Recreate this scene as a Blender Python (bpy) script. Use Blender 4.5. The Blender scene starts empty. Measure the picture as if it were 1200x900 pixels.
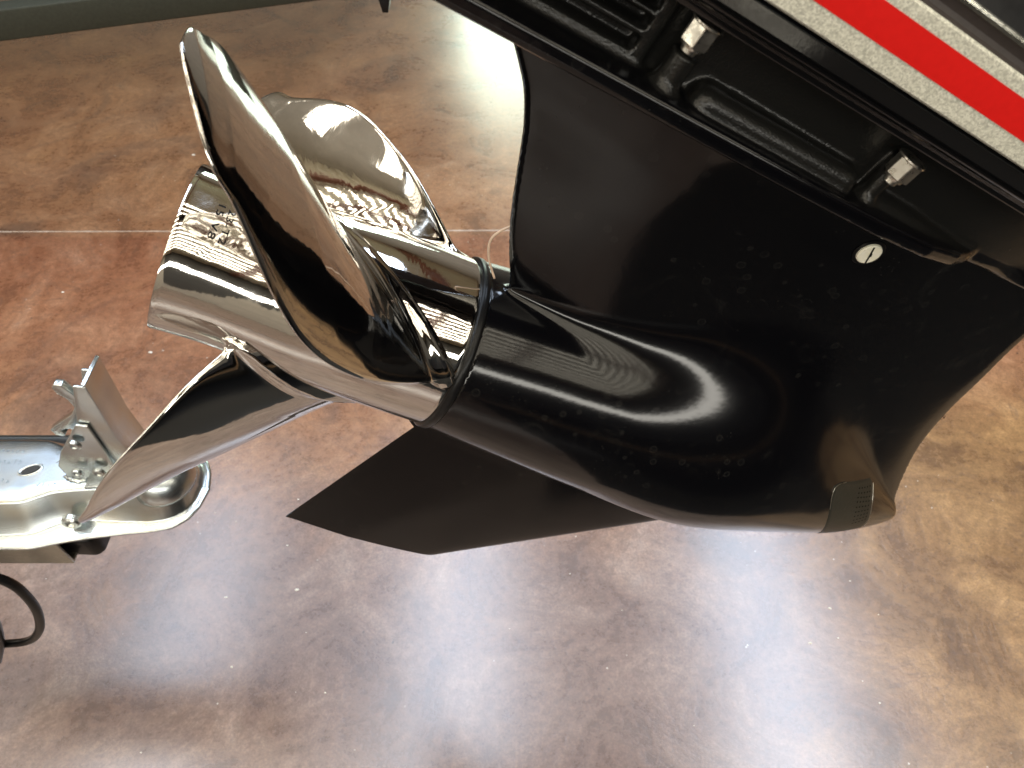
import bpy, bmesh, math, random
import numpy as np
from mathutils import Vector, Matrix
rnd = random.Random(7)
S = bpy.context.scene
col = S.collection

# ------------------------------------------------------------------ camera
cam_d = bpy.data.cameras.new('camera')
cam = bpy.data.objects.new('camera', cam_d); col.objects.link(cam)
cam.location = (0, 0, 1.2)
cam.rotation_euler = (math.radians(40), 0, 0)          # looks 50 degrees down
cam_d.sensor_width = 36; cam_d.lens = 36 * 840 / 1200
cam_d.clip_start = 0.02; cam_d.clip_end = 60
cam_d.dof.use_dof = True; cam_d.dof.focus_distance = 0.50; cam_d.dof.aperture_fstop = 16.0
S.camera = cam

# ------------------------------------------------------------------ light
W = bpy.data.worlds.new('World'); S.world = W; W.use_nodes = True
W.node_tree.nodes['Background'].inputs[0].default_value = (0.9, 0.95, 1.0, 1)
W.node_tree.nodes['Background'].inputs[1].default_value = 0.25

def area(name, loc, target, sx, sy, power, color):
    l = bpy.data.lights.new(name, 'AREA'); l.shape = 'RECTANGLE'; l.size = sx; l.size_y = sy
    l.energy = power; l.color = color
    o = bpy.data.objects.new(name, l); col.objects.link(o); o.location = loc
    d = Vector(target) - Vector(loc)
    o.rotation_euler = d.to_track_quat('-Z', 'Y').to_euler()
    return o
COOL = (0.68, 0.81, 1.0); WARM = (1.0, 0.93, 0.78); GREENISH = (0.82, 1.0, 0.84)
for x, p in ((-2.5, 140), (-0.42, 185), (1.98, 225)):
    area('skylight', (x, 1.95, 4.3), (x, 1.95, 0), 0.72, 3.1, p, COOL)
area('far_window', (0.45, 7.3, 1.8), (0.45, 0, 1.2), 1.9, 2.2, 190, GREENISH)
for y in (-1.6, 0.1, 1.8, 3.5):
    area('side_fill_light', (-6.3, y, 2.3), (0, y, 3.9), 0.75, 1.7, 42, WARM)  # added fill lamps on the left that brighten the ceiling

for i in range(12):      # rows of warm tube lamps on the camera side: the stripes mirrored in the torpedo and the hub
    y = 1.0 - .43 * i
    area('tube_lamp', (0.9, y, 4.35), (0.9, y, 0), 11.0, 0.17, 64, (1.0, .92, .75))
area('rear_window', (0.4, -4.8, 2.75), (0.4, 0, 2.0), 11.0, 0.50, 380, (1.0, .96, .86))

S.view_settings.view_transform = 'Standard'; S.view_settings.look = 'None'
S.view_settings.exposure = -0.80; S.view_settings.gamma = 1.0
S.cycles.use_denoising = True
S.cycles.max_bounces = 10; S.cycles.diffuse_bounces = 4; S.cycles.glossy_bounces = 6
S.cycles.sample_clamp_indirect = 6
S.cycles.caustics_reflective = False; S.cycles.caustics_refractive = False

# ------------------------------------------------------------------ materials
class NT:
    def __init__(s, name):
        s.m = bpy.data.materials.new(name); s.m.use_nodes = True
        s.t = s.m.node_tree; s.b = s.t.nodes['Principled BSDF']
        s.co = s.t.nodes.new('ShaderNodeTexCoord')
    def n(s, typ, **kw):
        o = s.t.nodes.new(typ)
        for k, v in kw.items():
            if k in o.inputs.keys(): s.put(o.inputs[k], v)
            else: setattr(o, k, v)
        return o
    def put(s, inp, v):
        if isinstance(v, bpy.types.NodeSocket): s.t.links.new(v, inp)
        else: inp.default_value = v
    def noise(s, scale, detail=4, rough=.55, vec=None, dist=0):
        o = s.n('ShaderNodeTexNoise', Scale=scale, Detail=detail, Roughness=rough, Distortion=dist)
        s.t.links.new(vec or s.co.outputs['Object'], o.inputs['Vector']); return o.outputs[0]
    def ramp(s, fac, stops):
        o = s.n('ShaderNodeValToRGB'); s.t.links.new(fac, o.inputs[0]); e = o.color_ramp.elements
        while len(e) < len(stops): e.new(.5)
        for i, (p, c) in enumerate(stops):
            e[i].position = p; e[i].color = c if len(c) == 4 else (*c, 1)
        return o.outputs[0]
    def mix(s, fac, a, b, mode='MIX'):
        o = s.n('ShaderNodeMix', data_type='RGBA', blend_type=mode)
        s.put(o.inputs[0], fac); s.put(o.inputs[6], a if isinstance(a, bpy.types.NodeSocket) else (*a, 1)[:4])
        s.put(o.inputs[7], b if isinstance(b, bpy.types.NodeSocket) else (*b, 1)[:4]); return o.outputs[2]
    def math(s, op, a, b=0.0, clamp=False):
        o = s.n('ShaderNodeMath', operation=op); o.use_clamp = clamp
        s.put(o.inputs[0], a); s.put(o.inputs[1], b); return o.outputs[0]
    def map(s, v, a, b, c=0., d=1.):
        o = s.n('ShaderNodeMapRange'); o.interpolation_type = 'SMOOTHSTEP'
        s.put(o.inputs[0], v)
        for i, q in enumerate((a, b, c, d)): o.inputs[i + 1].default_value = q
        return o.outputs[0]
    def bump(s, h, strength, dist, prev=None):
        o = s.n('ShaderNodeBump', Strength=strength, Distance=dist); s.t.links.new(h, o.inputs['Height'])
        if prev: s.t.links.new(prev, o.inputs['Normal'])
        return o.outputs[0]
    def set(s, **kw):
        names = dict(color='Base Color', rough='Roughness', metal='Metallic', coat='Coat Weight', coatr='Coat Roughness', ior='IOR', normal='Normal', spec='Specular IOR Level', trans='Transmission Weight', cnormal='Coat Normal')
        for k, v in kw.items():
            i = s.b.inputs[names[k]]
            if isinstance(v, tuple) and len(v) == 3: v = (*v, 1)
            s.put(i, v)
        return s.m

def m_floor():
    k = NT('stained_concrete')
    g = k.n('ShaderNodeNewGeometry').outputs['Position']
    sep = k.n('ShaderNodeSeparateXYZ'); k.t.links.new(g, sep.inputs[0]); X, Y = sep.outputs[0], sep.outputs[1]
    n1 = k.noise(1.5, 6, .6, g, .5); n2 = k.noise(5.5, 8, .68, g, .8); n3 = k.noise(60, 5, .75, g); n4 = k.noise(2.6, 5, .6, g, 1.2)
    c = k.ramp(n1, [(.28, (.11, .048, .022)), (.44, (.25, .112, .050)), (.56, (.35, .170, .074)), (.72, (.17, .100, .064))])
    c2 = k.ramp(n2, [(.30, (.085, .052, .038)), (.45, (.20, .105, .062)), (.62, (.34, .205, .125)), (.8, (.42, .33, .25))])
    c = k.mix(.58, c, c2)
    n7 = k.noise(2.1, 4, .55, g, 2.0); c = k.mix(k.map(n7, .52, .70), c, k.mix(.5, c, (.070, .052, .044)))
    n8 = k.noise(3.4, 4, .6, g, 1.0); c = k.mix(k.math('MULTIPLY', k.map(n8, .55, .70), .5), c, (.36, .20, .10))
    # golden brown stain towards the lower right, grey stain plus painted grey reflection nearer, redder below the joint
    gold = k.math('MULTIPLY', k.map(k.math('ADD', X, k.math('MULTIPLY', n4, .5)), .62, .95), k.map(Y, 1.15, .85))
    c = k.mix(k.math('MULTIPLY', gold, .75), c, k.ramp(n2, [(.3, (.085, .045, .020)), (.5, (.22, .125, .046)), (.7, (.37, .215, .075))]))
    grey = k.math('MULTIPLY', k.map(k.math('ADD', Y, k.math('MULTIPLY', k.math('SUBTRACT', n4, .5), .9)), .95, .45), .62)
    grey = k.math('MULTIPLY', grey, k.math('SUBTRACT', 1.0, k.math('MULTIPLY', gold, .8)))
    c = k.mix(grey, c, k.ramp(n2, [(.3, (.048, .042, .046)), (.5, (.100, .082, .084)), (.72, (.19, .165, .165))]))
    red = k.math('MULTIPLY', k.map(Y, 1.50, 1.54, 1, 0), k.map(Y, .75, 1.45))
    c = k.mix(k.math('MULTIPLY', red, .55), c, k.ramp(n2, [(.3, (.11, .034, .018)), (.5, (.20, .068, .036)), (.72, (.29, .135, .085))]))
    # mottling, fine grit and scratches
    c = k.mix(.45, c, k.ramp(n3, [(.32, (.25, .25, .25)), (.5, (.5, .5, .5)), (.68, (.8, .8, .8))]), 'OVERLAY')
    n6 = k.noise(230, 3, .7, g)
    c = k.mix(.40, c, k.ramp(n6, [(.3, (.2, .2, .2)), (.7, (.8, .8, .8))]), 'OVERLAY')
    veins = k.map(k.math('ABSOLUTE', k.math('SUBTRACT', k.noise(3.2, 5, .65, g, 1.5), .5)), 0, .012, 1, 0)
    c = k.mix(k.math('MULTIPLY', veins, .28), c, (.10, .065, .05))
    v = k.n('ShaderNodeTexVoronoi', Scale=42.0); k.t.links.new(g, v.inputs['Vector'])
    dots = k.map(v.outputs['Distance'], .05, .075, 1, 0)
    dots = k.math('MULTIPLY', dots, k.map(k.noise(9, 3, .5, g), .56, .60))
    c = k.mix(k.math('MULTIPLY', dots, .8), c, (.62, .58, .52))
    v2 = k.n('ShaderNodeTexVoronoi', Scale=17.0); k.t.links.new(g, v2.inputs['Vector'])
    d2 = k.math('MULTIPLY', k.map(v2.outputs['Distance'], .03, .05, 1, 0), k.map(k.noise(6, 2, .5, g), .5, .55))
    c = k.mix(k.math('MULTIPLY', d2, .8), c, (.05, .04, .035))
    rough = k.math('ADD', k.math('MULTIPLY', n2, .22), k.math('MULTIPLY', n3, .10))
    rough = k.math('ADD', rough, .13)
    b = k.bump(n3, .25, .0015); b = k.bump(n6, .30, .0006, b); b = k.bump(n2, .35, .004, b)
    return k.set(color=c, rough=rough, normal=b, coat=.95, coatr=.21, spec=.5)

def m_black(name='black_gloss_paint', rough=.115, bumpy=.05, dust=True, base=(.0022, .0022, .0030)):
    k = NT(name); O_ = k.co.outputs['Object']
    n = k.noise(260, 3, .5); nb = k.noise(900, 2, .5)
    c = base
    r = rough
    if dust:
        v = k.n('ShaderNodeTexVoronoi', Scale=70.0, Randomness=1.0)
        k.t.links.new(k.noise(3, 1), v.inputs['W']) if 'W' in v.inputs.keys() and False else None
        k.t.links.new(O_, v.inputs['Vector'])
        d = v.outputs['Distance']
        ring = k.math('MULTIPLY', k.map(d, .12, .17, 0, 1), k.map(d, .17, .23, 1, 0))
        blob = k.map(d, .10, .16, 1, 0)
        sel = k.map(k.noise(16, 2, .5), .47, .53)
        sp = k.math('MULTIPLY', k.math('ADD', k.math('MULTIPLY', ring, .011), k.math('MULTIPLY', blob, .003)), sel)
        v3 = k.n('ShaderNodeTexVoronoi', Scale=330.0); k.t.links.new(O_, v3.inputs['Vector'])
        fine = k.math('MULTIPLY', k.map(v3.outputs['Distance'], .08, .14, 1, 0), k.math('MULTIPLY', k.map(k.noise(25, 3), .52, .62), .035))
        smear = k.math('MULTIPLY', k.map(k.noise(22, 6, .7, dist=1.5), .56, .78), .014)
        tot = k.math('ADD', k.math('ADD', sp, fine), smear)
        c = k.mix(tot, base, (.55, .53, .47))
        r = k.math('ADD', k.math('MULTIPLY', k.math('MINIMUM', k.math('MULTIPLY', tot, 6), 1.0), .25), rough)
    b = k.bump(n, bumpy, .0006)
    if dust:            # rough casting above the plate, colour lightened to look lit; smooth gloss below
        sp_ = k.n('ShaderNodeSeparateXYZ'); k.t.links.new(O_, sp_.inputs[0]); up_ = k.map(sp_.outputs[2], .2385, .2405)
        r = k.math('ADD', r, k.math('MULTIPLY', up_, .12))
        b = k.bump(k.math('MULTIPLY', nb, up_), .40, .0005, b); c = k.mix(up_, c, (.009, .009, .0085))
    else: b = k.bump(nb, bumpy * .6, .0002, b)
    return k.set(color=c, rough=r, normal=b, spec=.38 if 'skeg' not in name else .13, coat=.0)

def m_chrome():
    k = NT('polished_stainless')
    n = k.noise(34, 3, .5, dist=.6); n2 = k.noise(420, 3, .6)
    b = k.bump(n, .10, .0022); b = k.bump(n2, .03, .0003, b)
    r = k.map(k.noise(60, 5, .6), .3, .8, .035, .085)
    return k.set(color=(.60, .585, .56), metal=1.0, rough=r, normal=b)

def m_zinc():
    k = NT('zinc_plated_steel')
    n = k.noise(28, 1, .4); n2 = k.noise(300, 3, .6)
    c = k.ramp(n, [(.3, (.46, .50, .52)), (.5, (.52, .56, .57)), (.7, (.54, .53, .48))])
    b = k.bump(n, .10, .002); b = k.bump(n2, .008, .0004, b)
    return k.set(color=c, metal=1.0, rough=.27, normal=b)

def m_steel(name, c, rough):
    k = NT(name); n2 = k.noise(250, 4, .6)
    return k.set(color=c, metal=1.0, rough=k.map(n2, .3, .7, rough * .8, rough * 1.3), normal=k.bump(n2, .1, .0004))

def m_plain(name, c, rough=.5, metal=0., spec=.5, bump=.15, scale=300, var=.15, coat=0.):
    k = NT(name); n = k.noise(scale, 4, .6)
    cc = k.mix(k.math('MULTIPLY', k.map(n, .3, .7), var * 2), c, tuple(min(1, q * 1.6 + .004) for q in c))
    return k.set(color=cc, rough=rough, metal=metal, spec=spec, normal=k.bump(n, bump, .0006), coat=coat)

def m_flake():
    k = NT('silver_flake_paint')
    v = k.n('ShaderNodeTexVoronoi', Scale=1500.0); k.t.links.new(k.co.outputs['Object'], v.inputs['Vector'])
    sp = k.n('ShaderNodeSeparateColor'); k.t.links.new(v.outputs['Color'], sp.inputs[0])
    c = k.ramp(sp.outputs[0], [(0, (.40, .40, .35)), (.5, (.58, .58, .50)), (1, (.75, .75, .66))])
    return k.set(color=c, metal=.1, rough=.42, coat=.3, coatr=.2, normal=k.bump(sp.outputs[1], .12, .0003))

M = dict(floor=m_floor(), black=m_black(), skirt=m_black('black_skirt_paint', .10, .05, False, (.0025, .0025, .003)), cast=m_black('black_cast_paint', .30, .35, False),
         satin=m_black('black_skeg_paint', .16, .05, True), chrome=m_chrome(), zinc=m_zinc(), nut=m_steel('stainless_nut', (.56, .54, .49), .30),
         screw=m_plain('pale_nylon_plug', (.85, .83, .66), .4), rubber=m_plain('black_rubber', (.005, .005, .0055), .30, spec=.2),
         flake=m_flake(), red=m_plain('red_stripe_vinyl', (.62, .012, .010), .32, var=.05, bump=.05, coat=.3),
         trailer=m_plain('grey_green_trailer_paint', (.034, .036, .028), .62, spec=.12, bump=.35, scale=160), dark=m_plain('dark_recess', (.012, .011, .010), .6),
         grille=m_plain('dark_grey_inlet_plate', (.018, .019, .016), .45, spec=.25, bump=.3, scale=420), ceil=m_plain('cream_roof_sheet', (.72, .66, .52), .5, scale=3),
         wall=m_plain('showroom_wall', (.42, .38, .32), .7, scale=3), darkwall=m_plain('dark_showroom_wall', (.05, .045, .04), .6, scale=3),
         beam=m_plain('roof_beam', (.20, .07, .04), .5, scale=4), hull=m_plain('black_gelcoat', (.018, .018, .02), .25, scale=4, bump=.02),
         seal=m_plain('joint_sealant', (.34, .27, .22), .6, scale=90, var=.4), hole=m_plain('inlet_hole_black', (.001, .001, .001), .8, spec=.1), ink=m_plain('stamped_recess', (.008, .008, .008), .6, spec=.1),
         bright=m_steel('bright_trim', (.75, .74, .64), .2), clear=m_plain('milky_nylon', (.6, .45, .34), .35), brown=m_plain('brown_black_rubber_trim', (.035, .028, .026), .5))

# ------------------------------------------------------------------ mesh helpers
def mk(name, verts, faces, mat, parent=None, smooth=False, kind=None, angle=None):
    me = bpy.data.meshes.new(name)
    me.from_pydata([tuple(map(float, v)) for v in verts], [], [tuple(map(int, q)) for q in faces])
    me.materials.append(M[mat] if isinstance(mat, str) else mat)
    if smooth: me.shade_smooth()
    if angle is not None:
        me.shade_smooth()
        me.set_sharp_from_angle(angle=math.radians(angle))
    o = bpy.data.objects.new(name, me); col.objects.link(o)
    if parent: o.parent = parent
    if kind: o['kind'] = kind
    return o
def fixn(o):
    bm = bmesh.new(); bm.from_mesh(o.data); bmesh.ops.recalc_face_normals(bm, faces=bm.faces); bm.to_mesh(o.data); bm.free(); return o
def bevel(o, w, seg=2, ang=35):
    bm = bmesh.new(); bm.from_mesh(o.data); bmesh.ops.recalc_face_normals(bm, faces=bm.faces)
    es = [e for e in bm.edges if len(e.link_faces) == 2 and e.calc_face_angle(0) > math.radians(ang)]
    bmesh.ops.bevel(bm, geom=es, offset=w, segments=seg, profile=.5, affect='EDGES', clamp_overlap=True)
    bm.to_mesh(o.data); bm.free(); o.data.shade_smooth(); o.data.set_sharp_from_angle(angle=math.radians(50)); return o
def prism(name, poly, axis, a, b, mat, parent=None, bev=0, seg=2):
    """polygon of 2-D points extruded along axis from a to b; axis 1 = Y (points are x,z), axis 2 = Z (points are x,y), axis 0 = X (points are y,z)"""
    n = len(poly); vs = []
    for t in (a, b):
        for p in poly:
            q = list(p); q.insert(axis, t); vs.append(q)
    fs = [tuple(range(n)), tuple(range(2 * n - 1, n - 1, -1))] + [(i, (i + 1) % n, n + (i + 1) % n, n + i) for i in range(n)]
    o = fixn(mk(name, vs, fs, mat, parent))
    if bev: bevel(o, bev, seg)
    return o
def loft(name, rings, mat, parent=None, closed=True, caps=True, smooth=True, angle=None):
    n = len(rings[0]); vs = [p for r in rings for p in r]; fs = []
    for i in range(len(rings) - 1):
        for j in range(n if closed else n - 1):
            k = (j + 1) % n; fs.append((i * n + j, i * n + k, (i + 1) * n + k, (i + 1) * n + j))
    if caps and closed:
        fs.append(tuple(range(n))); fs.append(tuple(range(len(vs) - 1, len(vs) - n - 1, -1)))
    return fixn(mk(name, vs, fs, mat, parent, smooth=smooth and angle is None, angle=angle))
def tube(name, pts, r, mat, parent=None, seg=14, sub=8):
    P = [Vector(p) for p in pts]; Q = []
    for i in range(len(P) - 1):
        p0 = P[max(i - 1, 0)]; p1 = P[i]; p2 = P[i + 1]; p3 = P[min(i + 2, len(P) - 1)]
        for k in range(sub):
            t = k / sub
            Q.append(.5 * ((2 * p1) + (-p0 + p2) * t + (2 * p0 - 5 * p1 + 4 * p2 - p3) * t * t + (-p0 + 3 * p1 - 3 * p2 + p3) * t ** 3))
    Q.append(P[-1]); rings = []; up = Vector((.13, .37, .92)).normalized()
    for i, q in enumerate(Q):
        d = (Q[min(i + 1, len(Q) - 1)] - Q[max(i - 1, 0)]).normalized()
        a = d.cross(up).normalized(); b = a.cross(d); up = b
        rr = r(i / (len(Q) - 1)) if callable(r) else r
        rings.append([q + rr * (math.cos(w) * a + math.sin(w) * b) for w in [2 * math.pi * j / seg for j in range(seg)]])
    return loft(name, rings, mat, parent)
def lathe(name, prof, mat, parent=None, seg=48, axis='X', org=(0, 0, 0), close=True, angle=None):
    rings = []
    for s, r in prof:
        ring = []
        for j in range(seg):
            w = 2 * math.pi * j / seg; a, b = r * math.cos(w), r * math.sin(w)
            p = (s, a, b) if axis == 'X' else ((a, s, b) if axis == 'Y' else (a, b, s))
            ring.append(Vector(p) + Vector(org))
        rings.append(ring)
    return loft(name, rings, mat, parent, caps=close, angle=angle)
def empty(name, loc=(0, 0, 0), rot=(0, 0, 0), parent=None):
    o = bpy.data.objects.new(name, None); o.empty_display_size = .1; col.objects.link(o)
    o.location = loc; o.rotation_euler = rot
    if parent: o.parent = parent
    return o
def tag(o, label, cat, group=None):
    o['label'] = label; o['category'] = cat
    if group: o['group'] = group
    return o

# ------------------------------------------------------------------ setting: floor, and the roof and walls the chrome mirrors
mk('floor', [(-6.6, -5, 0), (6.6, -5, 0), (6.6, 7.6, 0), (-6.6, 7.6, 0)], [(0, 1, 2, 3)], 'floor', kind='structure')
# saw-cut joint: a ragged pale bead of sealant
vs, fs = [], []
N_ = 260
for i in range(N_ + 1):
    x = -3 + 6 * i / N_; y = 1.541 + .004 * x; w = .0014 + .0020 * rnd.random() * (1.6 if rnd.random() < .12 else .8)
    z = .0006 + .0006 * rnd.random()
    vs += [(x, y - w, .0002), (x, y - w * .4, z), (x, y + w * .5, z), (x, y + w * (.8 + .5 * rnd.random()), .0002)]
    if i:
        b = 4 * i
        fs += [(b - 4 + j, b + j, b + j + 1, b - 3 + j) for j in range(3)]
mk('floor_joint', vs, fs, 'seal', kind='structure', smooth=True)
# flecks of dried paint and grit
vs, fs = [], []
fl = [(-.379, .534, .006), (-.50, .52, .004), (-.46, .40, .004), (-.30, .36, .003), (.02, .86, .004), (-.74, 1.42, .006), (-.62, 1.56, .008), (-1.1, 1.3, .006),
      (-.82, 1.1, .007), (-.98, .98, .005), (-.62, .95, .005), (.55, .50, .004), (.60, .55, .003), (.50, .44, .005), (-.95, 1.9, .008)]
fl += [(rnd.uniform(-1.2, 1.2), rnd.uniform(.25, 2.2), rnd.uniform(.0008, .0028)) for _ in range(130)]
for x, y, r in fl:
    k = len(vs); n = 6; a0 = rnd.random() * 6
    for j in range(n):
        rr = r * rnd.uniform(.45, 1.0) * .62; vs.append((x + rr * 1.5 * math.cos(a0 + j * 1.047), y + rr * math.sin(a0 + j * 1.047), .0008))
    vs.append((x, y, .0008 + r * .3)); fs += [(k + j, k + (j + 1) % n, k + n) for j in range(n)]
mk('floor_flecks', vs, fs, m_plain('paint_fleck', (.66, .62, .55), .6), kind='stuff')
prism('added_dark_mat', [(.06, -3.3), (4.4, -3.3), (4.4, .02), (.06, .02)], 2, .0005, .010, 'rubber', None, .003)  # unseen dark sheet added to blacken what the gearcase mirrors
bpy.data.objects['added_dark_mat']['kind'] = 'structure'
# corrugated roof sheet with purlins
vs, fs = [], []
prof = []
y = -5.0
while y < 7.6:
    prof += [(y, 4.55), (y + .10, 4.55), (y + .13, 4.62), (y + .20, 4.62)]; y += .23
for x in (-6.6, 6.6): vs += [(x, a, b) for a, b in prof]
n = len(prof); fs = [(i, i + 1, n + i + 1, n + i) for i in range(n - 1)]
mk('ceiling', vs, fs, 'ceil', kind='structure')
for i, x in enumerate((-5.2, -3.6, -1.5, .7, 2.9, 4.8)):
    prism('ceiling_beam', [(x - .08, 4.30), (x + .08, 4.30), (x + .08, 4.33), (x + .015, 4.33), (x + .015, 4.545), (x - .015, 4.545), (x - .015, 4.33), (x - .08, 4.33)], 1, -5, 7.5, 'beam')['kind'] = 'structure'
def wall(name, a, b, mat):
    (x0, y0), (x1, y1) = a, b
    mk(name, [(x0, y0, 0), (x1, y1, 0), (x1, y1, 4.65), (x0, y0, 4.65)], [(0, 1, 2, 3)], mat, kind='structure')
wall('wall', (-6.6, 7.6), (6.6, 7.6), 'wall'); wall('wall', (-6.6, -5), (-.6, -5), 'wall'); wall('wall', (-.6, -5.002), (6.6, -5.002), 'darkwall')
wall('wall', (-6.6, -5), (-6.6, 7.6), 'wall'); wall('wall', (6.6, -5), (6.6, 7.6), 'darkwall')

# ------------------------------------------------------------------ trailer frame behind, and the dark boat hull standing on it
tr = tag(empty('boat_trailer', (-1.0, 1.7, .5)), 'dark grey steel trailer rail crossing the top left corner behind the propeller', 'trailer')
L = lambda p: tuple(np.array(p) - np.array((-1.0, 1.7, .5)))
def rail(name, a, b, w, h, mat, bev=.004):
    a, b = Vector(a), Vector(b); d = (b - a).normalized(); nrm = Vector((-d.y, d.x, 0))
    rings = []
    for p in (a, b):
        rings.append([L(p + nrm * x + Vector((0, 0, z))) for x, z in ((0, 0), (w, 0), (w, h), (0, h))])
    o = loft(name, rings, mat, tr, smooth=False); bevel(o, bev, 3); return o
rail('side_rail', (-2.2, 1.182, .498), (.02, 1.90, .498), .05, .062, 'trailer')
rail('cross_member', (-.46, 2.02, .60), (.05, 2.02, .60), .05, .05, 'trailer')
prism('stop_peg', [L((x, 0, z))[::2] for x, z in ((-.302, .548), (-.268, .548), (-.279, .499), (-.292, .499))], 1, -.02, .02, 'rubber', tr, .002)
bt = tag(empty('boat', (-2.38, 3.05, .60)), 'black boat hull standing above the dark trailer rail', 'boat')
rings = []
for x, hw, zk in ((-3.2, .05, .55), (-2.4, .55, .25), (-1.2, .95, .06), (0, 1.05, 0), (2.2, 1.05, 0)):
    rings.append([(x, 0, zk), (x, -hw * .5, zk + .12), (x, -hw * .82, zk + .26), (x, -hw, zk + .42 * min(1, hw)), (x, -hw * 1.05, 1.15), (x, hw * 1.05, 1.15), (x, hw, zk + .42 * min(1, hw)), (x, hw * .82, zk + .26), (x, hw * .5, zk + .12)])
loft('hull', rings, 'hull', bt, angle=30)
tube('rub_rail', [(-2.4, -.58, 1.12), (-1.2, -1.0, 1.12), (0, -1.11, 1.12), (2.2, -1.11, 1.12)], .025, 'bright', bt)

bt = tag(empty('boat', (-.15, -1.9, .5)), 'unseen dark hull shape added behind the camera to darken reflections', 'boat')  # hull added out of view to put dark bands into the reflections
rings = []
for x, hw, zk in ((.5, .55, .12), (.8, .85, .05), (1.4, .95, 0), (5.4, .95, 0)):
    rings.append([(x, 0, zk), (x, -hw * .5, zk + .12), (x, -hw * .82, zk + .22), (x, -hw, zk + .35 * min(1, hw)), (x, -hw * 1.05, .68), (x, hw * 1.05, .68), (x, hw, zk + .35 * min(1, hw)), (x, hw * .82, zk + .22), (x, hw * .5, zk + .12)])
loft('hull', rings, 'hull', bt, angle=30)
# ------------------------------------------------------------------ outboard: local axes X forward, Z up along the leg, -Y starboard (towards the camera)
MOT = tag(empty('outboard_motor', (-.0458, .344, .8363), (0, math.radians(28), 0)),
          'glossy black outboard gearcase tilted up with a polished steel propeller', 'outboard motor')

def smin(a, b, k):
    h = np.clip(.5 + .5 * (b - a) / k, 0, 1); return b * (1 - h) + a * h - k * h * (1 - h)
def smax(a, b, k): return -smin(-a, -b, k)
TS = np.array([0, .03, .067, .11, .149, .19, .217, .255, .318, .360, .395, .425, .450, .466, .476])
TR = np.array([.0608, .0640, .0673, .0710, .0735, .0748, .0742, .0705, .0580, .0475, .0370, .0262, .0155, .0075, .0005])
TD = np.array([0, 0, 0, 0, 0, 0, -.0005, -.002, -.0065, -.0105, -.0135, -.0160, -.0175, -.0185, -.019])
LM = np.array([-.03, -.019, .002, .030, .068, .107, .151, .186, .23, .30]); LS = np.array([.476, .475, .4544, .4308, .4034, .3841, .3690, .3570, .348, .345])
EM = np.array([-.02, .05, .0696, .0995, .122, .148, .172, .188, .198, .210, .24]); ES = np.array([.03, .022, .013, -.0034, -.0135, -.0233, -.0329, -.0421, -.0505, -.062, -.10])
HM = np.array([-.02, .05, .10, .15, .19, .215, .235]); HT = np.array([.018, .018, .0190, .0225, .0275, .033, .043])
def cubic(k, v, x):
    d = np.gradient(v, k); i = np.clip(np.searchsorted(k, x) - 1, 0, len(k) - 2); x = np.clip(x, k[0], k[-1]); h = k[i + 1] - k[i]; t = (x - k[i]) / h
    return (2 * t**3 - 3 * t**2 + 1) * v[i] + (t**3 - 2 * t**2 + t) * h * d[i] + (-2 * t**3 + 3 * t**2) * v[i + 1] + (t**3 - t**2) * h * d[i + 1]
def foil(s, q, le, te, t, frac=.36, slope=.145):
    x0 = le - frac * (le - te); a = np.where(s > x0, le - x0, x0 - te); dx = (s - x0)
    k0 = np.sqrt((dx / a) ** 2 + (q / t) ** 2) + 1e-9; k1 = np.sqrt((dx / a ** 2) ** 2 + (q / t ** 2) ** 2) + 1e-6
    d = k0 * (k0 - 1) / k1
    d = smax(d, (q - .0021 - (s - te) * .22) * .97, .003)
    return smax(d, (q - .0016 - (le - s) * slope) * .98, .010)
def box(s, m, q, s0, s1, m0, m1, w, r):
    dx = np.maximum(s0 - s, s - s1) + r; dy = np.maximum(m0 - m, m - m1) + r; dz = q - w + r
    return np.sqrt(np.maximum(dx, 0)**2 + np.maximum(dy, 0)**2 + np.maximum(dz, 0)**2) + np.minimum(np.maximum(dx, np.maximum(dy, dz)), 0) - r
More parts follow.
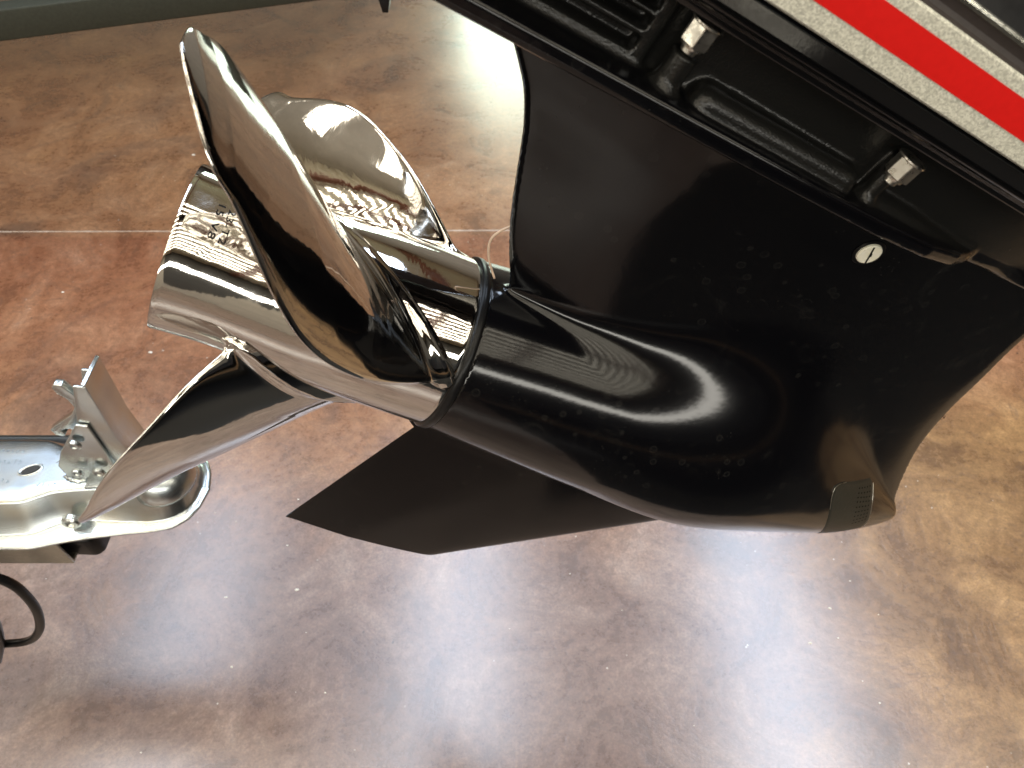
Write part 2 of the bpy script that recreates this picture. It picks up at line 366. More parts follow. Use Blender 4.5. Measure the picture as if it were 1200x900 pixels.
def gear(s, m, n):
    q = np.sqrt(n * n + 1e-10)
    ax = cubic(TS, TD, s); r = np.interp(s, TS, TR) * 0 + cubic(TS, TR, s)
    sl = np.clip((cubic(TS, TR, s + .004) - cubic(TS, TR, s - .004)) / .008, -1.2, 1.2)
    t = (np.sqrt((m - ax)**2 + n * n) - r) / np.sqrt(1 + sl * sl)
    t = np.maximum(t, s - .4765)
    st = foil(s, q, cubic(LM, LS, m), cubic(EM, ES, m), cubic(HM, HT, m))
    st = smax(st, m - .25, .004); st = smax(st, (ax - .006) - m, .012)
    kk = cubic(np.array([-.05, 0, .03, .07, .11, .16, .22, .30, .37, .42, .48]), np.array([.005, .005, .010, .018, .034, .062, .074, .046, .016, .004, .004]), s)
    d = smin(t, st, kk)
    d = smax(d, .0035 - s - 1e3 * np.clip(m - .066, 0, 1) * 1.0, .0015)       # flat face behind the propeller
    # anti-ventilation plate
    wp = np.interp(s, [-.3, .08, .13, .165, .190, .205, .215], [.0665, .0665, .0650, .0610, .0535, .0430, .0300])
    pl = np.abs(m - .2345) - .0022; pq = q - wp + .002
    plate = np.sqrt(np.maximum(pl, 0)**2 + np.maximum(pq, 0)**2) + np.minimum(np.maximum(pl, pq), 0) - .0022
    d = smin(d, plate, .006)
    # upper casting between the plate and the leg
    blk = foil(s, q, .352, -.26, .0460, .40, .30); blk = smax(blk, m - .2735, .002); blk = smax(blk, .231 - m, .004)
    lv = box(s, m, q, -.30, -.0145, .2375, .2705, .0485, .003); blk = smin(blk, lv, .004)
    d = smin(d, blk, .005)
    for a, b in ((.2435, .2500), (.2532, .2585), (.2612, .2662)):
        slot = box(s, m, -q, -.085, -.0215, a, b, -.0375, .0018)
        d = smax(d, -slot, .0016)
    # rounded ledges and the two stud bosses
    l1 = box(s, m, q, .0105, .107, .230, .2482, .0585, .0075); d = smin(d, l1, .0025)
    w2 = np.interp(s, [.12, .15, .19, .205], [.0560, .0550, .0500, .044]); h2 = np.interp(s, [.12, .15, .19, .21], [.2440, .2430, .2385, .235])
    l2 = box(s, m, q - w2, .1205, .205, .233, 0, 0, .0045) * 0 + smax(smax(q - w2, m - h2, .006), np.maximum(.1205 - s, s - .206), .004)
    d = smin(d, smax(l2, .233 - m, .004), .004)
    for cs, rad in ((-.0030, .0062), (.1165, .0045)):
        c = np.sqrt((s - cs)**2 + (q - .0525)**2) - rad - np.interp(m, [.236, .243], [.004, 0])
        c = smax(c, m - .2550, .0015); c = smax(c, .235 - m, .003)
        d = smin(d, c, .0025)
    web = box(s, m, q, .1135, .1165, .236, .262, .0560, .0012); d = smin(d, web, .002)
    return d

def surface_nets(f, lo, hi, h, newton=4):
    ax = [np.arange(lo[i], hi[i] + h, h) for i in range(3)]
    V = np.empty([len(a) for a in ax], np.float32)
    X, Z_, = np.meshgrid(ax[0], ax[1], indexing='ij')
    for k, n in enumerate(ax[2]): V[:, :, k] = f(X, Z_, np.full_like(X, n))
    I = V < 0; nx, ny, nz = V.shape
    acc = np.zeros((nx - 1, ny - 1, nz - 1, 3), np.float32); cnt = np.zeros((nx - 1, ny - 1, nz - 1), np.float32)
    for a in range(3):
        o = [b for b in range(3) if b != a]
        for i in (0, 1):
            for j in (0, 1):
                s0 = [None] * 3; s1 = [None] * 3
                s0[a] = slice(0, V.shape[a] - 1); s1[a] = slice(1, V.shape[a])
                for b, ofs in zip(o, (i, j)): s0[b] = s1[b] = slice(ofs, V.shape[b] - 1 + ofs)
                v0, v1 = V[tuple(s0)], V[tuple(s1)]; cr = (v0 < 0) != (v1 < 0)
                t = np.where(cr, v0 / np.where(cr, v0 - v1, 1), 0)
                acc[..., a] += t; 
                for b, ofs in zip(o, (i, j)): acc[..., b] += cr * ofs
                cnt += cr
    act = cnt > 0; idx = -np.ones(act.shape, np.int64); ii = np.argwhere(act); idx[act] = np.arange(len(ii))
    P = (ii + acc[act] / cnt[act][:, None]) * h + np.array(lo)
    F = []
    for a in range(3):
        o = [b for b in range(3) if b != a]
        sl = [slice(None)] * 3; sl[a] = slice(0, V.shape[a] - 1); s2 = [slice(None)] * 3; s2[a] = slice(1, V.shape[a])
        i0 = I[tuple(sl)]; i1 = I[tuple(s2)]; cr = np.argwhere(i0 != i1)
        ok = (cr[:, o[0]] > 0) & (cr[:, o[1]] > 0) & (cr[:, o[0]] < V.shape[o[0]] - 1) & (cr[:, o[1]] < V.shape[o[1]] - 1); cr = cr[ok]
        q = []
        for da, db in ((0, 0), (1, 0), (1, 1), (0, 1)):
            c = cr.copy(); c[:, o[0]] -= da; c[:, o[1]] -= db; q.append(idx[tuple(c.T)])
        q = np.stack(q, 1); flip = i0[tuple(cr.T)] ^ (a == 1)
        q[~flip] = q[~flip][:, ::-1]; F.append(q)
    F = np.concatenate(F)
    G = None
    e = h * .15
    for it in range(newton + 1):
        x, y, z = P.T
        g = np.stack([f(x + e, y, z) - f(x - e, y, z), f(x, y + e, z) - f(x, y - e, z), f(x, y, z + e) - f(x, y, z - e)], 1) / (2 * e)
        if it == newton: break
        gg = (g * g).sum(1); st = -(f(x, y, z) / np.maximum(gg, .1))[:, None] * g
        ln = np.linalg.norm(st, axis=1, keepdims=True); st *= np.minimum(1, h * .35 / np.maximum(ln, 1e-9)); P = P + st * .8
    g /= np.linalg.norm(g, axis=1, keepdims=True) + 1e-9
    return P, F, g

def sdf_mesh(name, f, lo, hi, h, mat, parent):
    P, F, g = surface_nets(f, lo, hi, h)          # (s, m, n) -> local (s, -n, m)
    V = np.stack([P[:, 0], -P[:, 2], P[:, 1]], 1); Nn = np.stack([g[:, 0], -g[:, 2], g[:, 1]], 1)
    me = bpy.data.meshes.new(name); me.vertices.add(len(V)); me.vertices.foreach_set('co', V.astype(np.float32).ravel())
    me.loops.add(F.size); me.loops.foreach_set('vertex_index', F.astype(np.int32).ravel())
    me.polygons.add(len(F)); me.polygons.foreach_set('loop_start', np.arange(0, F.size, 4, dtype=np.int32)); me.polygons.foreach_set('loop_total', np.full(len(F), 4, np.int32))
    me.update(calc_edges=True)
    pn = np.empty(len(F) * 3, np.float32); me.polygons.foreach_get('normal', pn); pn = pn.reshape(-1, 3)
    if (pn * Nn[F].mean(1)).sum() < 0: me.flip_normals()
    me.shade_smooth(); me.normals_split_custom_set_from_vertices(Nn.astype(np.float32)); me.materials.append(M[mat]); me.validate()
    o = bpy.data.objects.new(name, me); col.objects.link(o); o.parent = parent
    return o
GC = sdf_mesh('gearcase', gear, (-.16, -.082, -.0805), (.482, .276, .0810), .0022, 'black', MOT)

def on_gear(s, m, n, off=0.0, it=30):
    p = np.array([s, m, n], float); e = 3e-4
    def val(q): return float(gear(*[np.array([c]) for c in q])[0])
    for _ in range(it):
        g = np.array([val(p + np.eye(3)[i] * e) - val(p - np.eye(3)[i] * e) for i in range(3)]) / (2 * e)
        v = val(p) - off; p = p - g * v / max(g @ g, .1) * .7
        if abs(v) < 2e-5: break
    return (p[0], -p[2], p[1]), np.array([g[0], -g[2], g[1]]) / np.linalg.norm(g)

# skeg: a thin tapered fin under the torpedo
out = [(.012, -.050), (.020, -.099), (-.0365, -.2948), (.1175, -.3034), (.288, -.1223), (.300, -.050)]
def skeg_rows():
    rings = []
    for i in range(41):
        v = i / 40                                           # from the root (0) to the foot (1)
        te0, te1 = np.array([.021, -.055]), np.array([-.0365, -.2948])
        a = np.array([.012 + .008 * min(1, v * 5.4), -.05]) if v < 0 else te0 + (te1 - te0) * v
        if v > .18: a = np.array([.0195, -.099]) + (te1 - np.array([.0195, -.099])) * (v - .18) / .82
        le0, le1 = np.array([.325, -.055]), np.array([.1175, -.3034])
        b = np.array([.3385, -.0745]) + (le1 - np.array([.3385, -.0745])) * v
        t = .0105 * (1 - v) + .0042 * v; ring = []
        n = 26
        for k in range(n):
            w = math.pi * k / (n - 1); c = .5 - .5 * math.cos(w)
            th_ = t * (min(1, (c / .40)) ** .9 if c < .4 else math.sqrt(max(0, 1 - ((c - .4) / .6) ** 2.2)))
            th_ = max(th_, .0006); p = a + (b - a) * c; ring.append((p[0], -th_, p[1]))
        for k in range(n - 1, -1, -1):
            w = math.pi * k / (n - 1); c = .5 - .5 * math.cos(w)
            th_ = t * (min(1, (c / .40)) ** .9 if c < .4 else math.sqrt(max(0, 1 - ((c - .4) / .6) ** 2.2)))
            th_ = max(th_, .0006); p = a + (b - a) * c; ring.append((p[0], th_, p[1]))
        rings.append(ring)
    return rings
loft('skeg', skeg_rows(), 'satin', GC, angle=40)

# slotted drain plug in its countersink
def disc_on(name, s, m, prof, mat, parent, seg=32, n0=.03, angle=35):
    c, nr = on_gear(s, m, n0); z = Vector(nr); q = z.to_track_quat('Z', 'Y').to_matrix()
    o = lathe(name, [(a, b) for a, b in prof], mat, parent, seg, 'Z', angle=angle)
    o.data.transform(Matrix.Translation(Vector(c)) @ q.to_4x4()); return o, c, q
o, c, q = disc_on('plug_seat', .1715, .2050, [(.0003, .0092), (.0009, .0088), (.0009, .0074), (.0002, .0073)], 'rubber', GC)
plug, c, q = disc_on('drain_plug', .1715, .2050, [(.0002, .0071), (.0016, .0069), (.0022, .0062), (.0022, .0001)], 'screw', GC)
for sgn in (1,):
    sl = mk('plug_slot', [(x, y, .0024) for x, y in ((-.0062, -.0005), (-.0015, -.0006), (-.001, -.0012), (.001, -.0012), (.0015, -.0006), (.0062, -.0005), (.0062, .0005), (-.0062, .0005))], [tuple(range(8))], 'ink', plug)
    sl.data.transform(Matrix.Translation(Vector(c)) @ q.to_4x4() @ Matrix.Rotation(math.radians(118), 4, 'Z'))
# water inlet plate moulded round the nose
def on_side(s_, m_, off):
    a, b = .0, .085                      # bisect from outside to the skin at this station
    g = lambda n: float(gear(np.array([s_]), np.array([m_]), np.array([n]))[0])
    for _ in range(24):
        c = (a + b) / 2
        if g(c) > 0: b = c
        else: a = c
    e = 3e-4; P = np.array([s_, m_, b])
    gr = np.array([float(gear(*[np.array([q]) for q in P + np.eye(3)[i] * e])[0] - gear(*[np.array([q]) for q in P - np.eye(3)[i] * e])[0]) for i in range(3)]); gr /= np.linalg.norm(gr)
    return np.array([P[0], -P[2], P[1]]) + np.array([gr[0], -gr[2], gr[1]]) * off, np.array([gr[0], -gr[2], gr[1]])
VL, VR = [0, .15, .35, .75, 1], [0, .40, .80, 1]
def inlet_at(u, v):
    l = np.array([np.interp(v, VL, [.3206, .3228, .3262, .3545, .3720]), np.interp(v, VL, [.0368, .0312, .0231, -.0117, -.0330])])
    r = np.array([np.interp(v, VR, [.3878, .3957, .4075, .4120]), np.interp(v, VR, [.0282, .0134, -.0027, -.0140])])
    p = l * (1 - u) + r * u
    p[1] -= .0045 * max(0, 1 - v / .15) ** 2 * (max(0, 1 - u / .22) ** 2 + max(0, 1 - (1 - u) / .15) ** 2)
    return p
ns = 26; vs, fs = [], []
for i in range(ns + 1):
    for j in range(ns + 1):
        u, v = i / ns, j / ns; sm = inlet_at(u, v); p, g = on_side(sm[0], sm[1], .0005 if min(i, ns - i, j) > 0 else -.0004); vs.append(p)
        if i and j:
            b = i * (ns + 1) + j; fs.append((b, b - 1, b - ns - 2, b - ns - 1))
INL = fixn(mk('water_inlet', vs, fs, 'grille', GC, smooth=True))
vs, fs = [], []
for i in range(5):
    for j in range(9):
        sm = inlet_at(.60 + i * .072, .14 + j * .075); p, g = on_side(sm[0], sm[1], .0007); p = Vector(p)
        qm = Vector(g).to_track_quat('Z', 'Y').to_matrix(); k = len(vs)
        for w in range(8): vs.append(p + qm @ Vector((.0010 * math.cos(w * .785), .0007 * math.sin(w * .785), 0)))
        vs.append(p - Vector(g) * .0001); fs += [(k + w, k + (w + 1) % 8, k + 8) for w in range(8)]
mk('inlet_hole', vs, fs, 'hole', INL, kind='stuff')
def edge_pts(us, vs_): return [tuple(on_side(*inlet_at(u, v), .0006)[0]) for u, v in zip(us, vs_)]
tube('inlet_rim', edge_pts([.985] * 8, np.linspace(.10, .95, 8)), .00035, 'nut', INL, 6, 3)
tube('inlet_rim', edge_pts([.015, .015, .015, .04, .12, .25], [.45, .3, .18, .10, .035, .02]), .00022, 'nut', INL, 6, 3)
# chip in the paint of the leading edge, and smaller ones behind it
vs, fs = [], []
for s_, m_, r_ in ((.3835, .1065, .0022), (.3850, .1040, .0013), (.3822, .1090, .0012), (.372, .139, .0007), (.3985, .0760, .0006)):
    p, g = on_gear(s_ + .002, m_, .0012, .00015); p = Vector(p); qm = Vector(g).to_track_quat('Z', 'Y').to_matrix(); k = len(vs)
    for w in range(9): vs.append(p + qm @ Vector((r_ * rnd.uniform(.5, 1) * math.cos(w * .698), r_ * rnd.uniform(.5, 1) * .8 * math.sin(w * .698), 0)))
    fs.append(tuple(range(k, k + 9)))
mk('paint_chip', vs, fs, 'nut', GC, kind='stuff')

# studs and hexagonal nuts
def nut(s, n, z):
    ln = lambda name, pr, a: lathe(name, [(z + h, r) for h, r in pr], 'nut', GC, 40, 'Z', (s, -n, 0), angle=a)
    ln('stud_washer', [(-.0014, .0040), (-.0014, .0069), (-.0010, .0073), (-.0003, .0073), (0, .0069), (0, .0040)], 35)
    rings = [[(s + k * math.cos(math.radians(60 * j + 12)), -n + k * math.sin(math.radians(60 * j + 12)), z + h) for j in range(6)] for h, k in ((-.0103, .0064), (-.0098, .0068), (-.0012, .0068))]
    o = loft('stud_nut', rings, 'nut', GC, smooth=False); bevel(o, .0003, 1); o.data.set_sharp_from_angle(angle=math.radians(20))
    ln('nut_collar', [(-.0117, .0042), (-.0115, .0049), (-.0104, .0051), (-.0099, .0045)], 40)
    ln('stud_end', [(-.0142, .0001), (-.0142, .0028), (-.0136, .0035), (-.0112, .0035)], 35)
nut(-.0035, .0535, .2695); nut(.1155, .0580, .2668)

# midsection above the gearcase: black skirt, silver flake panel, red stripe, dark groove and bright lip
MID = empty('midsection', parent=MOT)
def extr(name, prof, s0, s1, mat, parent, ns=2):
    rings = [[(s0 + (s1 - s0) * i / ns, -n, m) for n, m in prof] for i in range(ns + 1)]
    return loft(name, rings, mat, parent, closed=False, caps=False, angle=28)
extr('skirt', [(.040, .2728), (.0648, .2722), (.0662, .2726), (.0668, .2734), (.0672, .2752), (.0690, .2765), (.0722, .2778), (.0738, .2788), (.0746, .2800), (.0748, .2812), (.0792, .2825), (.0793, .2830), (.0753, .2890), (.0762, .2896), (.0762, .2904)], -.25, .50, 'skirt', MID)
extr('silver_panel', [(.0768, .2902), (.0778, .2910), (.0786, .3000), (.0790, .3150), (.0780, .3160)], -.25, .50, 'flake', MID)
extr('red_stripe', [(.0788, .2985), (.0791, .3010), (.0794, .3105)], -.25, .50, 'red', MID)
extr('trim_groove', [(.0782, .3158), (.0765, .3172), (.0758, .3190), (.0762, .3210), (.0772, .3224)], -.25, .50, 'brown', MID)
extr('bright_lip', [(.0770, .3222), (.0782, .3226), (.0788, .3238), (.0784, .3248), (.0774, .3252)], -.25, .50, 'bright', MID)
extr('upper_cowl', [(.0776, .3250), (.0760, .3262), (.0730, .3300), (.0650, .3420), (.040, .3600)], -.25, .50, 'rubber', MID)

# ------------------------------------------------------------------ propeller
PR = empty('propeller', parent=MOT)
HS = np.array([-.178, -.160, -.143, -.120, -.096, -.060, -.030, -.002]); HR = np.array([.0524, .0518, .0520, .0540, .0568, .0586, .0595, .0599])
hubr = lambda s: cubic(HS, HR, s)
prof = [(float(s), float(hubr(np.array([s]))[0])) for s in np.linspace(-.1775, -.0022, 60)]
prof = [(-.06, .030), (-.1760, .0488), (-.1781, .0497), (-.1787, .0512), (-.1785, .0521)] + prof + [(-.0014, .0594), (-.0012, .0570), (-.0012, .03)]
HUB = lathe('hub', prof, 'chrome', PR, 160, 'X', close=False, angle=50)
lathe('inner_hub', [(-.12, .0001), (-.12, .020), (-.06, .026), (-.01, .028)], 'chrome', PR, 48, 'X', close=False)
lathe('seal_ring', [(-.0018, .050), (-.0018, .0608), (-.0008, .0622), (.0026, .0624), (.0040, .0614), (.0042, .050)], 'rubber', PR, 120, 'X', close=False, angle=60)
BX = [69.91279, 66.53113, 61.64751, 52.82288, 37.52334, 31.24683, -15.62319, -10.89054, -2.9995, 6.215, 14.7824, 19.7382, 24.83, .0339, .0737, .1062, .0752, -.0047, -.006]
#BXFILL
kR = np.array([.058, .085, .115, .145, .17, .185, .19]); kr = np.array([.058, .1, .145, .19])
LE = np.array(BX[0:6] + [BX[12]]); TE = np.array(BX[6:12] + [BX[12] - 2]); RK = np.array([0] + BX[13:16])
def herm(k, v, x):
    d = np.gradient(v, k); i = np.clip(np.searchsorted(k, x) - 1, 0, len(k) - 2); h = k[i + 1] - k[i]; t = (x - k[i]) / h
    r = (2 * t**3 - 3 * t**2 + 1) * v[i] + (t**3 - 2 * t**2 + t) * h * d[i] + (-2 * t**3 + 3 * t**2) * v[i + 1] + (t**3 - t**2) * h * d[i + 1]
    return np.where(x < k[0], v[0] + d[0] * (x - k[0]), r)
def blade_mid(R, T):
    psi = herm(kR, LE, R) * (1 - T) + herm(kR, TE, R) * T
    u = np.radians(psi - 73)
    s = BX[18] + BX[16] * u + BX[17] * u * u - herm(kr, RK, R)
    a = np.radians(psi); return np.stack([s, -R * np.sin(a), R * np.cos(a)], -1)
def make_blade():
    nR = 150; v = np.linspace(0, 1, nR)
    R = .047 + (.19 - .047) * (1 - (1 - np.linspace(0, 1, nR)) ** 1.25)
    nT = 44; T = .5 - .5 * np.cos(np.linspace(0, math.pi, nT))
    RR, TT = np.meshgrid(R, T, indexing='ij'); P = blade_mid(RR, TT); e = 1e-4
    dR = (blade_mid(RR + e, TT) - blade_mid(RR - e, TT)); dR[-1] = blade_mid(RR[-1], TT[-1]) - blade_mid(RR[-1] - e, TT[-1]); dT = blade_mid(RR, TT + 1e-3) - blade_mid(RR, TT - 1e-3)
    Nn = np.cross(dR, dT); Nn /= np.linalg.norm(Nn, axis=-1, keepdims=True); Ch = dT / np.linalg.norm(dT, axis=-1, keepdims=True)
    SGN = 1.0 if Nn[75, 20, 0] > 0 else -1.0
    x = np.clip((RR - .055) / .135, 0, 1)
    h = (.0046 * (1 - x) ** 1.1 + .0018) * (np.sqrt(np.clip(4 * TT * (1 - TT), 0, 1)) * .88 + .12) * .9 + .0003
    chord = np.linalg.norm(P[:, -1] - P[:, 0], axis=-1)[:, None]; P = P + Nn * SGN * (.021 * chord * 4 * TT * (1 - TT) * np.clip((RR - .085) / .04, 0, 1) * np.clip((.19 - RR) / .02, 0, 1))[..., None]
    h = np.maximum(h * np.clip((.1915 - RR) / .010, .12, 1) ** .5, .0006)
    Rf = .008; gap = RR - hubr(P[..., 0]); u = np.clip(1 - gap / Rf, 0, 1)
    h = h + Rf * (1 - np.sqrt(np.clip(1 - u * u, 0, 1)))
    rings = []
    for i in range(nR):
        ring = [P[i, j] + Nn[i, j] * h[i, j] for j in range(nT)]
        for a in (60, 30, 0, -30, -60):
            w = math.radians(a); ring.append(P[i, -1] + h[i, -1] * (math.sin(w) * Nn[i, -1] + math.cos(w) * Ch[i, -1]))
        ring += [P[i, j] - Nn[i, j] * h[i, j] for j in range(nT - 1, -1, -1)]
        for a in (-60, -30, 0, 30, 60):
            w = math.radians(a); ring.append(P[i, 0] + h[i, 0] * (math.sin(w) * Nn[i, 0] - math.cos(w) * Ch[i, 0]))
        rings.append(ring)
    return loft('blade', rings, 'chrome', PR)
b0 = make_blade()
for k in (1, 2):
    b = b0.copy(); col.objects.link(b); b.rotation_euler = (-math.radians(120 * k), 0, 0)
# stamped size marking on the hub
def stamp(txt, s0, phi0, phi1, height):
    cu = bpy.data.curves.new('t', 'FONT'); cu.body = txt; cu.size = 1.0; cu.space_character = 1.15; cu.resolution_u = 3; cu.offset = .012
    t = bpy.data.objects.new('t', cu); col.objects.link(t); bpy.context.view_layer.update()
    me = bpy.data.meshes.new_from_object(t.evaluated_get(bpy.context.evaluated_depsgraph_get())); bpy.data.objects.remove(t)
    bm = bmesh.new(); bm.from_mesh(me); xs = [v.co.x for v in bm.verts]; ys = [v.co.y for v in bm.verts]
    x0, x1, y0, y1 = min(xs), max(xs), min(ys), max(ys)
    bmesh.ops.triangulate(bm, faces=bm.faces); bmesh.ops.subdivide_edges(bm, edges=[e for e in bm.edges if e.calc_length() > .15], cuts=1)
    for v in bm.verts:
        a = math.radians(phi0 + (phi1 - phi0) * (v.co.x - x0) / (x1 - x0)); s = s0 + height * (v.co.y - y0) / (y1 - y0)
        r = float(hubr(np.array([s]))[0]) + .00012; v.co = (s, -r * math.sin(a), r * math.cos(a))
    bm.to_mesh(me); bm.free(); me.materials.clear(); me.materials.append(M['ink']); me.name = 'stamped_text'
    o = bpy.data.objects.new('stamped_text', me); col.objects.link(o); o.parent = PR
stamp('23-T2', -.1552, 10.5, 35.0, .0040)
stamp('15 V8', -.1612, 9.5, 34.0, .0040)
# milky loop of nylon line caught in the gap ahead of the propeller
tube('nylon_loop', [(.016, .004, .112), (.004, .006, .110), (-.006, .006, .102), (-.0105, .006, .090), (-.006, .004, .078), (.004, .002, .066)], .0008, 'clear', MOT, 8)

# ------------------------------------------------------------------ trailer coupler
CP = tag(empty('trailer_coupler', (-.50, .445, .48)), 'zinc plated trailer ball coupler with raised latch, lower left behind the lowest propeller blade', 'trailer coupler')
OC = np.array((-.50, .445, .48)); LC = lambda p: tuple(np.array(p, float) - OC)
# nested plan outlines of the near side, mirrored about the centreline
xs = np.array([-.95, -.62, -.560, -.537, -.510, -.465, -.430, -.405, -.385, -.372, -.366, -.3635])
ht = np.array([.041, .041, .041, .040, .028, .023, .025, .029, .027, .018, .009, .0])
xw = np.array([-.95, -.62, -.560, -.531, -.499, -.473, -.435, -.405, -.385, -.372, -.366, -.3635])
hw = np.array([.063, .063, .063, .061, .045, .045, .046, .046, .041, .031, .019, .0])
hf = np.array([.077, .077, .077, .077, .069, .064, .059, .056, .051, .039, .024, .0])
NP = 90; uu = np.linspace(0, 1, NP)
def outl(xk, hk, scale=1., xe=0.):
    k = np.arange(len(xk)) / (len(xk) - 1); x = np.interp(uu, k, xk); h = np.interp(uu, k, hk)
    # soften
    for _ in range(3): x[1:-1] = (x[:-2] + 2 * x[1:-1] + x[2:]) / 4; h[1:-1] = (h[:-2] + 2 * h[1:-1] + h[2:]) / 4
    return x + xe * np.clip((uu - .6) / .4, 0, 1), h * scale
cross = []
x, h = outl(xs, ht); xm, hm_ = outl(xw, hw); xf, hf_ = outl(xw, hf, 1., .010)
top = .0402
rows = [(x, h * .0, top), (x, h * .5, top), (x, h * .93, top), (x, h, top - .0012), (x * .93 + xm * .07, h * .93 + hm_ * .07 + .0008, top - .004), (x * .5 + xm * .5, (h + hm_) / 2, .019),
        (xm * .93 + x * .07, hm_ * .95 + h * .05, .004), (xm * .9 + xf * .1, hm_ * .9 + hf_ * .1, .0012), (xm * .3 + xf * .7, hm_ * .3 + hf_ * .7, .0002), (xf, hf_, -.0006), (xf, hf_ + .0006, -.0022), (xf, hf_, -.0036), (xm * .4 + xf * .6, hm_ * .4 + hf_ * .6, -.0034)]
vs, fs = [], []
full = []
for sg in (-1, 1):
    for r_ in rows: full.append((r_, sg))
order = [(r_, -1) for r_ in rows[::-1]] + [(r_, 1) for r_ in rows[1:]]
ball = np.array([-.398, .0])
for (X_, H_, z), sg in order:
    for i in range(NP):
        xx, yy = X_[i], sg * H_[i]
        vs.append([xx, yy + OC[1], z + OC[2]])
vs = np.array(vs)
# the ball socket bulges out of the channel
d = np.hypot(vs[:, 0] + .398, (vs[:, 1] - OC[1])); bulge = np.sqrt(np.clip(.036**2 - d**2, 0, 1)); tz = OC[2] + .022 + bulge
m_ = (vs[:, 2] > OC[2] + .012) & (d < .036); vs[m_, 2] = np.maximum(vs[m_, 2], tz[m_] * .9 + vs[m_, 2] * .1)
K = len(order)
for a in range(K - 1):
    for i in range(NP - 1):
        b = a * NP + i; fs.append((b, b + 1, b + NP + 1, b + NP))
body = fixn(mk('channel_body', [LC(v) for v in vs], fs, 'zinc', CP, smooth=True))
# ball socket dome
rings = []
for i in range(18):
    a = math.pi / 2 * i / 17; rings.append([LC((-.394 + .0350 * math.cos(a) * math.cos(w), .4400 + .0350 * math.cos(a) * math.sin(w), .505 + .0350 * math.sin(a))) for w in np.linspace(0, 2 * math.pi, 41)[:-1]])
loft('ball_socket', rings, 'zinc', CP)
def rivet(name, p, r, h, parent, axis='Y', mat='zinc'):
    pr = [(0, r * 1.0), (-h * .7, r), (-h, r * .8), (-h, r * .55), (-h * .6, r * .42), (-h * .6, .00005)]
    if axis == 'Z': pr = [(-a, b) for a, b in pr]
    return lathe(name, pr, mat, parent, 24, axis, LC(p), close=False, angle=35)
PX = lambda pts: [tuple(np.array(LC((x, .44, z)))[[0, 2]]) for x, z in pts]
# latch: lever channel, side bracket, hook plate
prism('latch_bracket', PX([(-.437, .624), (-.4735, .578), (-.490, .550), (-.4885, .528), (-.478, .522), (-.445, .522), (-.431, .530), (-.428, .575), (-.426, .622)]), 1, -.016, -.013, 'zinc', CP, .0006)
prism('latch_bracket', PX([(-.437, .624), (-.4735, .578), (-.490, .550), (-.4885, .528), (-.478, .522), (-.445, .522), (-.431, .530), (-.428, .575), (-.426, .622)]), 1, .013, .016, 'zinc', CP, .0006)
lev = [(-.4150, .6800), (-.4035, .6785), (-.4100, .6000), (-.4080, .5560), (-.4120, .5280), (-.4300, .5240), (-.4400, .6160)]
prism('latch_lever', PX(lev), 1, -.012, -.009, 'zinc', CP, .0006)
prism('latch_lever', PX(lev), 1, .009, .012, 'zinc', CP, .0006)
a = [(-.4060, .6830), (-.4030, .6810), (-.4085, .6000), (-.4065, .5560), (-.4100, .5290), (-.4130, .5290), (-.4095, .5560), (-.4115, .6000)]
prism('latch_web', PX(a), 1, -.0118, .026, 'zinc', CP, .0006)
prism('latch_hook', PX([(-.425, .638), (-.4245, .648), (-.4330, .6720), (-.4400, .6735), (-.4440, .6680), (-.4430, .6600), (-.4370, .6500), (-.4360, .6380), (-.4440, .6260), (-.4700, .6070), (-.4790, .6000), (-.4770, .5910), (-.4700, .5885), (-.4660, .5930), (-.4690, .5990), (-.4610, .6020), (-.4480, .6010), (-.438, .605)]), 1, -.004, .004, 'zinc', CP, .0008)
for p, r in (((-.447, .424, .599), .0068), ((-.4445, .424, .548), .0072), ((-.468, .424, .548), .0058)):
    rivet('latch_rivet', p, r, .0035, CP)
prism('latch_foot', [LC((x, y, 0))[:2] for x, y in ((-.470, .418), (-.400, .424), (-.400, .470), (-.470, .468))], 2, .0400, .0450, 'zinc', CP, .0015)
# weld bead, slot, pivot bolt
vs_ = []
wb = bmesh.new(); bmesh.ops.create_icosphere(wb, subdivisions=4, radius=1)
for v in wb.verts:
    k = 1 + .12 * math.sin(v.co.x * 9 + 1) * math.sin(v.co.y * 11); v.co = Vector(LC((-.482, .436, .521))) + Vector((v.co.x * .017 * k, v.co.y * .010 * k, v.co.z * .0042 * k))
me = bpy.data.meshes.new('weld_bead'); wb.to_mesh(me); wb.free(); me.shade_smooth(); me.materials.append(M['zinc']); o = bpy.data.objects.new('weld_bead', me); col.objects.link(o); o.parent = CP
rg = []
for dz, k in ((.0404, 1.25), (.0416, 1.15), (.0412, 1.0), (.0403, .92)):
    rg.append([np.array(LC((-.5415, .444, .48))) + np.array((.0105 * k * math.cos(w), .0062 * k * math.sin(w) + .003 * math.cos(w), dz)) for w in np.linspace(0, 6.283, 29)[:-1]])
loft('slot_lip', rg, 'zinc', CP, caps=False)
mk('slot', [np.array(LC((-.5415, .444, .5208))) + np.array((.0092 * math.cos(w), .0052 * math.sin(w) + .003 * math.cos(w), 0)) for w in np.linspace(0, 6.283, 25)[:-1]], [tuple(range(24))], 'dark', CP)
rivet('pivot_bolt', (-.487, .3965, .4945), .0105, .0075, CP)
rivet('pivot_bolt', (-.588, .389, .4985), .0125, .012, CP)
for t_, x0, y0, w_ in (('2 IN. BALL', -.600, .452, .034), ('CLASS 2', -.505, .452, .022)): pass
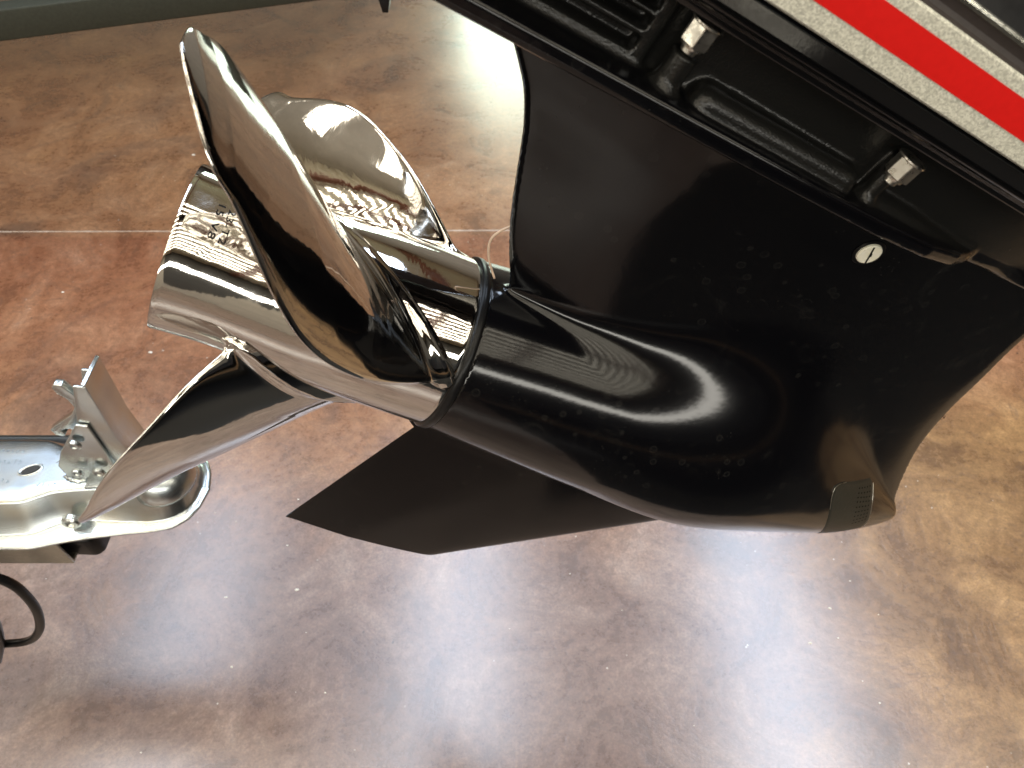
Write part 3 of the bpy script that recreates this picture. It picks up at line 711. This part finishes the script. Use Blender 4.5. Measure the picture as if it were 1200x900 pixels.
# small stamped pits and characters in the top plate
vs, fs = [], []
for gx, gy, cnt in ((-.585, .470, 5), (-.582, .455, 5), (-.572, .430, 3), (-.520, .468, 4), (-.525, .425, 4), (-.515, .455, 3)):
    for c_ in range(cnt):
        for seg_ in range(3):
            x_ = gx + c_ * .006 + rnd.uniform(-.001, .001); y_ = gy + rnd.uniform(-.002, .002); a_ = rnd.choice((0, 1.57, .8, -.8)); l_ = .0017; w_ = .0003; k = len(vs)
            for dx, dy in ((-l_, -w_), (l_, -w_), (l_, w_), (-l_, w_)):
                vs.append(LC((x_ + dx * math.cos(a_) - dy * math.sin(a_), y_ + dx * math.sin(a_) + dy * math.cos(a_), .52045)))
            fs.append((k, k + 1, k + 2, k + 3))
mk('stamped_mark', vs, fs, m_plain('stamped_zinc', (.30, .34, .36), .5, metal=.8), CP, kind='stuff')
# square tongue end and rubber pad under the coupler
o = prism('tongue_end', [LC((0, y, z))[1:] for y, z in ((.390, .398), (.390, .476), (.394, .476), (.394, .402), (.490, .402), (.490, .476), (.494, .476), (.494, .398))], 0, -.45, -.028, m_steel('dull_zinc', (.42, .41, .36), .38), CP, .0008)
prism('jack_pad', [LC((x, y, 0))[:2] for x, y in ((-.560, .404), (-.506, .402), (-.498, .409), (-.498, .440), (-.506, .448), (-.560, .448))], 2, -.088, -.050, 'rubber', CP, .006, 4)

# ------------------------------------------------------------------ black cable loop below the coupler
CB = tag(empty('breakaway_cable', (-.63, .36, .30)), 'black plastic covered cable loop hanging under the coupler at the left edge', 'cable')
o_ = np.array((-.63, .36, .30)); lc = lambda p: tuple(np.array(p) - o_)
tube('cable_loop', [lc(p) for p in ((-.700, .385, .470), (-.640, .37, .458), (-.604, .36, .437), (-.587, .36, .412), (-.585, .36, .380), (-.597, .36, .325), (-.627, .36, .262), (-.668, .36, .222), (-.740, .36, .212))], .0056, 'rubber', CB, 18, 12)
tube('cable_sleeve', [lc(p) for p in ((-.640, .352, .405), (-.644, .352, .36), (-.660, .352, .31), (-.692, .352, .24), (-.734, .352, .17))], .0098, 'rubber', CB, 20, 8)
